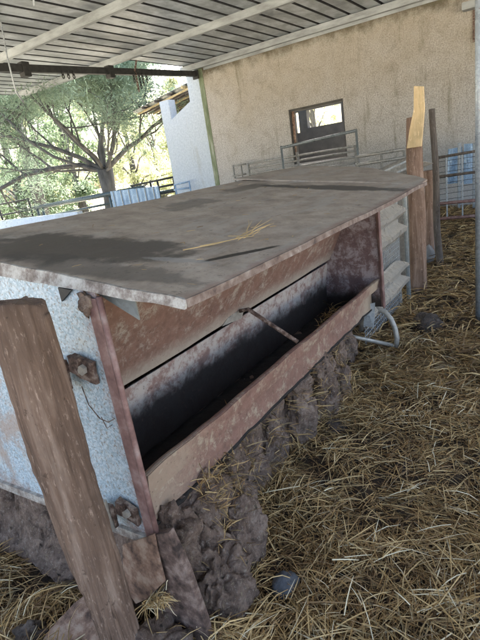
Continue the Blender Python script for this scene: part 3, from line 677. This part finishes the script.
# ------------------------------------------------------------------ building
WX = 11.0
Bd = thing('barn_building', 'roughcast barn building with an unglazed window and whitewashed corner', 'building', (WX, 5, 0))
def wallcells(mb, ys, zs, holes, x0=WX, x1=WX + .28):
    for i in range(len(ys) - 1):
        for j in range(len(zs) - 1):
            if (i, j) in holes: continue
            mb.box((x0, ys[i], zs[j]), (x1, ys[i + 1], zs[j + 1]))
    bm = bmesh.new()
    return mb
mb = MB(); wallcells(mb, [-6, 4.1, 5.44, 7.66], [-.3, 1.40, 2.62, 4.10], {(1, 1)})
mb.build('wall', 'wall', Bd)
MB().box((WX - .012, 7.66, -.3), (WX + .28, 7.80, 4.02)).build('corner_strip', 'moss', Bd)
mb = MB(); mb.box((WX + .002, 7.80, -.3), (WX + .28, 8.19, 3.98)).prism([(WX + .002, 8.19, -.3), (WX + .002, 8.19, 3.32), (WX + .002, 8.9, 3.0), (WX + .002, 8.9, -.3)], 0, (.27, 0, 0)).box((WX + .002, 8.9, -.3), (WX + .28, 9.21, 3.5))
mb.build('white_wall', 'whitewall', Bd)
mb = MB()
mb.box((WX + .05, 4.10, 1.40), (WX + .26, 4.14, 2.62)).box((WX + .05, 5.40, 1.40), (WX + .26, 5.44, 2.62)).box((WX + .05, 4.14, 2.57), (WX + .26, 5.40, 2.62))
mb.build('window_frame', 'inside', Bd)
MB().tube([(WX + .1, 5.42, 1.5), (WX + .1, 5.36, 2.58)], .035, 8).build('window_post', 'plate', Bd)
# room seen through the window
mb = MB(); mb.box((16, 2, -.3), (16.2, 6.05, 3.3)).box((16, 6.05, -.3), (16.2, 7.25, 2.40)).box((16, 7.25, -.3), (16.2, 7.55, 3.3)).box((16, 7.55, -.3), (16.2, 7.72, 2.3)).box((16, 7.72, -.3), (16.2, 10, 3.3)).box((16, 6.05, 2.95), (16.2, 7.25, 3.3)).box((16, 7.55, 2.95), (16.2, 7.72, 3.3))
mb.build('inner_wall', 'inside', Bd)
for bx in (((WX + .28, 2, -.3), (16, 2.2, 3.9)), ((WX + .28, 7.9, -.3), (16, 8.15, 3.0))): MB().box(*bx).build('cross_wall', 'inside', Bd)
MB().sheet(lambda u, v: (WX - .1 + u * 2.6, -6.2 + v * 14.35, 4.16 - .3 * u), 4, 4, (0, 0, -.04)).build('barn_roof', 'roof_rib', Bd)
for k in range(4): MB().box((WX + .3, 3 + k * 1.3, 3.35 - .0), (15.9, 3.1 + k * 1.3, 3.25)).build('rafter', 'grey_wood', Bd)
MB().box((15.9, 2.2, 0), (15.98, 2.3, 3)).build('inner_post', 'grey_wood', Bd)
# ledge bracket and dark stain strip at right top
e = onx(470, 8, WX - .12)
MB().box((WX - .22, e.y - .1, e.z - .02), (WX - .001, e.y + .12, e.z + .10)).build('ledge_block', 'purlin', Bd)
MB().box((WX - .03, e.y - .10, e.z - .55), (WX - .001, e.y - .03, e.z - .03)).build('iron_strap', 'rusty_iron', Bd)
# lean-to behind the corner
Lt = thing('lean_to_roof', 'lean-to roof of thin laths behind the whitewashed wall corner', 'lean-to', (12, 9, 0))
for k in range(9):
    MB().bar((11.5 + k * .22, 8.0, 3.80), (11.5 + k * .22, 10.5, 3.42), .04, .04).build('lath', 'grey_wood' if k % 3 else 'lath_wood', Lt)
for k in range(5):
    MB().bar((11.35, 8.15 + k * .5, 3.84 - k * .078), (14.0, 8.15 + k * .5, 3.80 - k * .078), .06, .06).build('rafter', 'lath_wood' if k == 1 else 'grey_wood', Lt)
MB().sheet(lambda u, v: (11.4 + 2.4 * u, 7.9 + 2.8 * v, 3.93 - .43 * v + .02 * math.sin(u * 40)), 60, 6, (0, 0, -.01)).build('roof_sheet', 'rail_galv', Lt)
for x, y in ((13.4, 10.4),): MB().tube([(x, y, -.1), (x, y, 3.4)], .05, 8).build('lean_to_post', 'grey_wood', Lt)
# ------------------------------------------------------------------ canopy roof
Rf = thing('canopy_roof', 'open sided corrugated steel canopy roof on cream purlins over the feeder', 'roof', (5, 3, 4))
prof = []
y = 0; pitch = .333
def roofsheet(x0, x1, y0, y1, name, dz_=0):
    mb = MB(); pts = []; yy = y0
    while yy < y1 - .01:
        pts += [(yy, 0, 0), (yy + .265, 0, 0), (yy + .275, .045, 1), (yy + .315, .045, 1)]
        for k in (1, 2): pass
        yy += pitch
    pts.append((yy, 0, 0)); n = len(pts); vs = []; fs = []; mi = []
    for (py, pz, _) in pts: vs += [(x0, py, 4.10 + pz + dz_), (x1, py, 4.10 + pz + dz_)]
    for k in range(n - 1):
        fs.append((2 * k, 2 * k + 1, 2 * k + 3, 2 * k + 2)); mi.append(0 if k % 4 == 0 else 1)
    top = [(v[0], v[1], v[2] + .004) for v in vs]; o = len(vs)
    fs2 = [tuple(i + o for i in q[::-1]) for q in fs]
    mb.v = vs + top; mb.f = fs + fs2; mb.mi = mi + [0] * len(fs2)
    return mb.build(name, ['roof', 'roof_rib'], Rf)
roofsheet(8.28, 11.25, -3.2, 8.1, 'roof_sheet', .012); roofsheet(-2.6, 8.42, -3.2, 11.5, 'roof_sheet')
for k, x in enumerate((-2.45, -.9, 1.45, 3.8, 6.13, 8.40, 10.86)):
    y1 = 8.2 if x > 10 else 11.4
    mb = MB(); mb.box((x - .055, -3.2, 4.085), (x + .055, y1, 4.098)).box((x - .055, -3.2, 3.985), (x - .045, y1, 4.085)).box((x - .045, -3.2, 3.975), (x + .045, y1, 3.985))
    mb.box((x + .045, -3.2, 3.985), (x + .055, y1, 4.085))
    mb.build('purlin', 'purlin', Rf)
MB().box((10.975, -3.2, 3.93), (10.995, 7.6, 4.098)).build('wall_trim', 'purlin', Rf)
a = ony(-60, 66, 7.83); b = ony(196, 74, 7.80)
Bm = thing('roof_beam', 'dark steel tie beam with chains running from the wall corner under the canopy', 'beam', (a.x, a.y, a.z))
MB().bar(a, b, .09, .12).build('beam_bar', 'dark_metal', Bm)
MB().bar(b + V((-.05, 0, -.02)), b + V((.0, 0, -.02)), .16, .2).build('wall_bracket', 'dark_metal', Bm)
def bp(px): t = (px + 60) / 256; return a.lerp(b, t)
for px in (-2, 78): c = bp(px); MB().box(c + V((-.07, -.07, -.13)), c + V((.07, .07, .1))).build('clamp', 'dark_metal', Bm, bevel=.01)
MB().tube([bp(105) + V((0, -.06, 0)), bp(96) + V((.3, -.1, .22))], .02, 6).build('strut', 'rusty_iron', Bm)
for px, ln in ((28, .16), (33, .14), (38, .12), (103, .22), (106, .38), (110, .30), (114, .24), (119, .2)):
    c = bp(px) + V((0, -.05, -.03)); pts = []
    mb = MB()
    for k in range(int(ln / .06)):
        q = c + V((0, 0, -.06 * k - .03)); ring = [q + (V((math.cos(2 * PI * t / 8) * .022, 0, math.sin(2 * PI * t / 8) * .04)) if k % 2 else V((0, math.cos(2 * PI * t / 8) * .022, math.sin(2 * PI * t / 8) * .04))) for t in range(9)]
        mb.tube(ring, .010, 5, False)
    mb.build('chain', 'dark_metal' if px != 106 else 'rusty_iron', Bm)
c0 = onx(0, 18, 5.2); c1 = onx(16, 92, 5.2); 
tag(MB().tube([c0 + (c0 - c1) * .6, c0, c0.lerp(c1, .5) + V((0, .03, 0)), c1, c1 + (c1 - c0) * .15 + V((.1, 0, 0))], .012, 6).build('cable', 'pole_galv', smooth=True), 'thin pale cable hanging from the roof at the upper left', 'cable')
tag(MB().tube([onx(33, -6, 4), onx(34, 6, 4)], .012, 6).build('roof_hook', 'pole_galv'), 'small pale hook under the roof sheets at the top left', 'hook')
# far canopy posts out of frame hold the roof
for i, (x, y) in enumerate(((-2.3, -3.0), (4.43, -3.0), (-2.3, 9.5), (5.4, 11.3))):
    tag(MB().tube([(x, y, -.2), (x, y, 4.0)], .05, 10).build('support_pole', 'pole_galv', smooth=True), ['roof pole behind the camera on the right', 'roof pole out on the right beyond the straw floor', 'roof pole behind the camera on the left', 'roof pole at the far left corner of the canopy'][i], 'pole')
# ------------------------------------------------------------------ fences on the left, blue sheet
def gg(px, py, x=11.15): return onx(px, py, x)
T = gate('pipe_fence', 'thick galvanised pipe fence in the yard in front of the big tree', [], [], 0, 0, 'fence_paint') if False else thing('pipe_fence', 'thick galvanised pipe fence in the yard in front of the big tree', 'fence', tuple(dz(gg(110, 190))))
MB().tube([gg(34, 208), gg(144, 187.5)], .075, 12).build('rail', 'fence_paint', T, smooth=True)
for i, (a0, b0) in enumerate((((43, 217), (112, 203)), ((43, 222), (112, 208)), ((110, 201), (178, 189)))): MB().tube([gg(*a0), gg(*b0)], .035, 8).build('rail', 'fence_paint', T, smooth=True)
for px, py in ((37, 207), (42, 206), (109, 193)): MB().tube([dz(gg(px, py)), gg(px, py)], .045, 8).build('upright', 'fence_paint', T, smooth=True)
gate('yard_gate', 'dark framed yard gate at the left edge beyond the lid', [(gg(-25, 209), gg(29, 199)), (gg(-25, 232), gg(31, 221)), (gg(-25, 220), gg(30, 210))], [(dz(gg(28, 198)), gg(28, 198)), (dz(gg(-2, 204)), gg(-2, 204)), (dz(gg(-25, 209)), gg(-25, 209))], .03, .035, 'dark_metal')
gate('yard_gate', 'small dark tube gate between the pipe fence and the whitewashed corner', [(gg(131, 186), gg(174, 177)), (gg(133, 192), gg(176, 184)), (gg(134, 199), gg(176, 191))], [(dz(gg(132, 185)), gg(132, 185)), (dz(gg(150, 182)), gg(150, 181)), (dz(gg(157, 180)), gg(157, 179.5)), (dz(gg(173, 177)), gg(173, 177))], .03, .03, 'dark_metal')
gate('wall_hurdle', 'bluish square tube hurdle standing against the whitewashed wall', [(onx(174, 185, 10.8), onx(189, 181.5, 10.8)), (onx(174, 190, 10.8), onx(189, 188, 10.8))], [(dz(onx(175, 185, 10.8)), onx(175, 185, 10.8)), (dz(onx(189, 181, 10.8)), onx(189, 181, 10.8))], .022, .022, 'blue_sheet', 'hurdle')
A0, A1 = gg(110, 191.5, 10.9), gg(158, 186, 10.9)
def cor(u, v):
    p = A0.lerp(A1, u); return (p.x + .03 * math.sin(u * 2 * PI * 6), p.y, p.z * (1 - v) + .1 * v)
T = thing('ribbed_panel', 'pale blue ribbed sheet panel tied to the yard fence near the tree', 'panel', (A0.x, A0.y, 0))
MB().sheet(cor, 72, 2, (.01, 0, 0)).build('ribbed_sheet', 'blue_sheet', T)
for k in range(6): 
    p = A0.lerp(A1, (k + .5) / 6.); MB().box((p.x - .05, p.y - .015, .1), (p.x - .032, p.y + .015, p.z)).build('panel_rib', 'rail_galv', T)
# added white block standing in for sunlit ground behind the lid edge
a = gg(-30, 236, 9.8); b = gg(100, 214, 9.8)
tag(MB().box((10.2, 12.6, -.1), (10.4, 20, .96)).build('sunlit_ground_strip', 'whitewall'), 'added white block standing in for sunlit yard ground below the fence', 'wall')
# ------------------------------------------------------------------ trees
def leafmesh(name, pts, size, mat, parent, stretch=1.0, droop=0.):
    n = len(pts); P = np.array(pts); vs = np.zeros((n, 4, 3))
    a = rng.normal(size=(n, 3)); 
    if droop: a[:, 2] -= droop
    a /= np.linalg.norm(a, axis=1)[:, None]; b = np.cross(a, rng.normal(size=(n, 3))); b /= np.linalg.norm(b, axis=1)[:, None]
    s = size * rng.uniform(.5, 1.3, (n, 1)); 
    vs[:, 0] = P - a * s * stretch; vs[:, 1] = P + b * s * .45; vs[:, 2] = P + a * s * stretch; vs[:, 3] = P - b * s * .45
    mb = MB(); mb.v = vs.reshape(-1, 3).tolist(); mb.f = [(4 * i, 4 * i + 1, 4 * i + 2, 4 * i + 3) for i in range(n)]; mb.mi = [0] * n
    loc = V(parent['_w']); me = bpy.data.meshes.new(name); me.from_pydata((vs.reshape(-1, 3) - np.array(loc)).tolist(), [], mb.f); me.materials.append(M[mat])
    o = bpy.data.objects.new(name, me); COL.objects.link(o); o.parent = parent; return o
def big_tree():
    base = V((12.5, 13.55, -.1)); T = thing('shade_tree', 'large spreading tree with a thick forked trunk and bluish foliage in the yard', 'tree', tuple(base))
    fork = V((12.4, 13.35, 2.15)); mb = MB()
    mb.tube([base, base.lerp(fork, .25), base.lerp(fork, .6), fork], [.34, .27, .24, .28], 14, wob=.2, seed=2); leaves = []
    R_ = random.Random(5)
    def limb(p, d, L, r, lev):
        n = 6; pts = [p]; rad = [r]; q = p.copy(); dd = d.copy()
        for i in range(n):
            dd = (dd + V((R_.gauss(0, .2), R_.gauss(0, .2), R_.gauss(.0, .16)))).normalized(); q = q + dd * L / n; pts.append(q.copy()); rad.append(r * (1 - .62 * (i + 1) / n))
            if lev < 3 and i >= 1:
                for _ in range(1 if lev == 0 and i < 3 else (2 if R_.random() < .6 else 1)):
                    nd = (dd + V((R_.gauss(0, .65), R_.gauss(0, .65), R_.gauss(.08, .5)))).normalized()
                    limb(q.copy(), nd, L * R_.uniform(.38, .62), rad[-1] * .6, lev + 1)
        mb.tube(pts, rad, 9 if lev == 0 else 5 if lev < 3 else 3, False, wob=.15 if lev == 0 else 0, seed=L)
        if lev >= 2:
            for p_ in pts[2:]: leaves.append((p_, lev))
    for dx, dy, dz_, L, r in ((-.1, .95, .22, 5.6, .20), (.3, .72, .45, 5.4, .16), (-.4, .35, .75, 4.6, .15), (.2, -.2, 1, 4.8, .17), (-.1, -.72, .62, 3.6, .15), (.05, -.95, .36, 4.0, .18), (-.6, -.3, .5, 4.6, .14), (.6, .2, .6, 4, .13), (-.3, .9, .55, 5.2, .12), (-.5, -.8, .25, 3.6, .1), (-.2, .1, 1, 4.2, .12), (.1, .6, .9, 4.6, .12), (-.5, .75, .2, 4.8, .1)):
        limb(fork + V((0, 0, -.1)), V((dx, dy, dz_)).normalized(), L, r * .5, 0)
    mb.build('trunk', 'bark', T, smooth=True)
    pts = []
    for p_, lev in leaves:
        hi = p_.z > 4.4; dens = 16 if hi else (7 if R_.random() < .5 else 0)
        for _ in range(dens): pts.append((p_.x + R_.gauss(0, .16), p_.y + R_.gauss(0, .16), p_.z + R_.gauss(0, .11)))
    print('big tree leaves', len(pts))
    leafmesh('crown', pts, .026, 'leaf_teal', T, 2.6)
big_tree()
def bg_tree(px, d, h, w, mat, label, seed, z0=.5, n=6500, size=.10, droop=.6, mix=None):
    r = ray(px, 190); r = V((r.x, r.y, 0)).normalized() * d; base = V((r.x, r.y, -.2))
    T = thing('leafy_tree', label, 'tree', tuple(base), 'trees in the sunlight beyond the yard'); R_ = random.Random(seed)
    mb = MB(); top = base + V((R_.uniform(-.4, .4), R_.uniform(-.4, .4), h * .85)); mb.tube([base, base.lerp(top, .3), base.lerp(top, .65), top], [.26, .2, .14, .05], 8)
    cl = []
    for k in range(38):
        t = R_.uniform(z0 / h, 1); a = R_.uniform(0, 2 * PI); rr = w * (math.sin(PI * min(1, .18 + .85 * t)) ** .6) * R_.uniform(.25, 1)
        c = base + V((rr * math.cos(a), rr * math.sin(a), h * t)); cl.append((c, R_.uniform(.3, .7)))
        if k % 2 == 0: mb.tube([base.lerp(top, t * .7), (base.lerp(top, t * .8) + c) / 2 + V((0, 0, .2)), c], [.07, .045, .015], 4, False)
    mb.build('trunk', 'bark', T, smooth=True)
    pts = []
    for _ in range(n):
        c, s = R_.choice(cl); pts.append((c.x + R_.gauss(0, s * .55), c.y + R_.gauss(0, s * .55), max(.05, c.z + R_.gauss(-.1, s * .5))))
    leafmesh('crown', pts, size, mat, T, 1.3, droop)
TR = [(-25, 30, 9, 3.2, 'leaf_dark', 'dark green tree beyond the yard at the left edge of the photo'), (18, 26, 8, 2.6, 'leaf_dark', 'drooping green tree behind the left yard gate'), (50, 33, 9, 2.8, 'leaf_bright', 'sunlit tree with a thin trunk seen over the pipe fence'),
      (80, 29, 7.5, 2.4, 'leaf_dark', 'green tree just left of the big tree trunk'), (110, 38, 9.5, 3.4, 'leaf_bright', 'bright tree directly behind the big tree trunk'), (138, 31, 6.5, 2.5, 'leaf_bright', 'bright bush-like tree just right of the big tree trunk'),
      (163, 36, 8, 2.8, 'leaf_bright', 'sunlit tree beside the whitewashed wall corner'), (190, 30, 7, 2.6, 'leaf_bright', 'sunlit tree partly hidden behind the barn corner'), (290, 34, 8, 3.5, 'leaf_bright', 'bright tree seen through the window opening of the barn'),
      (320, 32, 8, 3.5, 'leaf_bright', 'bright tree seen through the right part of the barn window'), (0, 42, 12, 4, 'leaf_bright', 'tall pale tree far behind the left yard gate'), (65, 46, 13, 4.5, 'leaf_bright', 'tallest pale tree far behind the pipe fence')]
for i, a in enumerate(TR): bg_tree(*a, seed=i + 11)
mb = MB(); rr = ray(37, 190); p = V((rr.x, rr.y, 0)).normalized() * 24
tag(MB().tube([p, p + V((.2, .3, 2.5)), p + V((.1, .2, 5))], [.3, .26, .2], 10, wob=.3).build('tree_trunk', 'bark', smooth=True), 'bare leaning trunk standing behind the pipe fence at the left', 'tree trunk')
def far_s():
    return random.uniform(10, 40), random.uniform(9.5, 45)
tag(blades(9000, far_s, .2, .5, .03, ['grass'], [1], .05, .7, name='yard_grass', zfn=lambda x, y: 0), 'dry grass growing in the sunlit yard', 'grass', kind='stuff')
# ------------------------------------------------------------------ light
W = bpy.data.worlds.new('World'); S.world = W; W.use_nodes = True; nt = W.node_tree
sky = nt.nodes.new('ShaderNodeTexSky'); sky.sky_type = 'NISHITA'; sky.sun_disc = False
el, az = math.radians(52), math.atan2(.55, .83)      # sun over the far left, behind trees and barn
sd = V((math.cos(el) * math.cos(az), math.cos(el) * math.sin(az), math.sin(el)))
sky.sun_elevation = el; sky.sun_rotation = math.atan2(sd.x, sd.y); sky.air_density = 1.0; sky.dust_density = 6.0; sky.ozone_density = .4
bg = nt.nodes['Background']; nt.links.new(sky.outputs[0], bg.inputs[0]); bg.inputs[1].default_value = .125
sl = bpy.data.lights.new('sun', 'SUN'); sl.energy = 5.0; sl.angle = math.radians(.53); sl.color = (1, .95, .87)
so = bpy.data.objects.new('sun', sl); COL.objects.link(so); so.rotation_euler = sd.to_track_quat('Z', 'Y').to_euler(); so.location = sd * 30
S.view_settings.view_transform = 'Standard'; S.view_settings.look = 'None'; S.view_settings.gamma = 1; S.view_settings.exposure = 2.92
S.render.engine = 'CYCLES'
for o in list(bpy.data.objects):
    if '_w' in o: del o['_w']
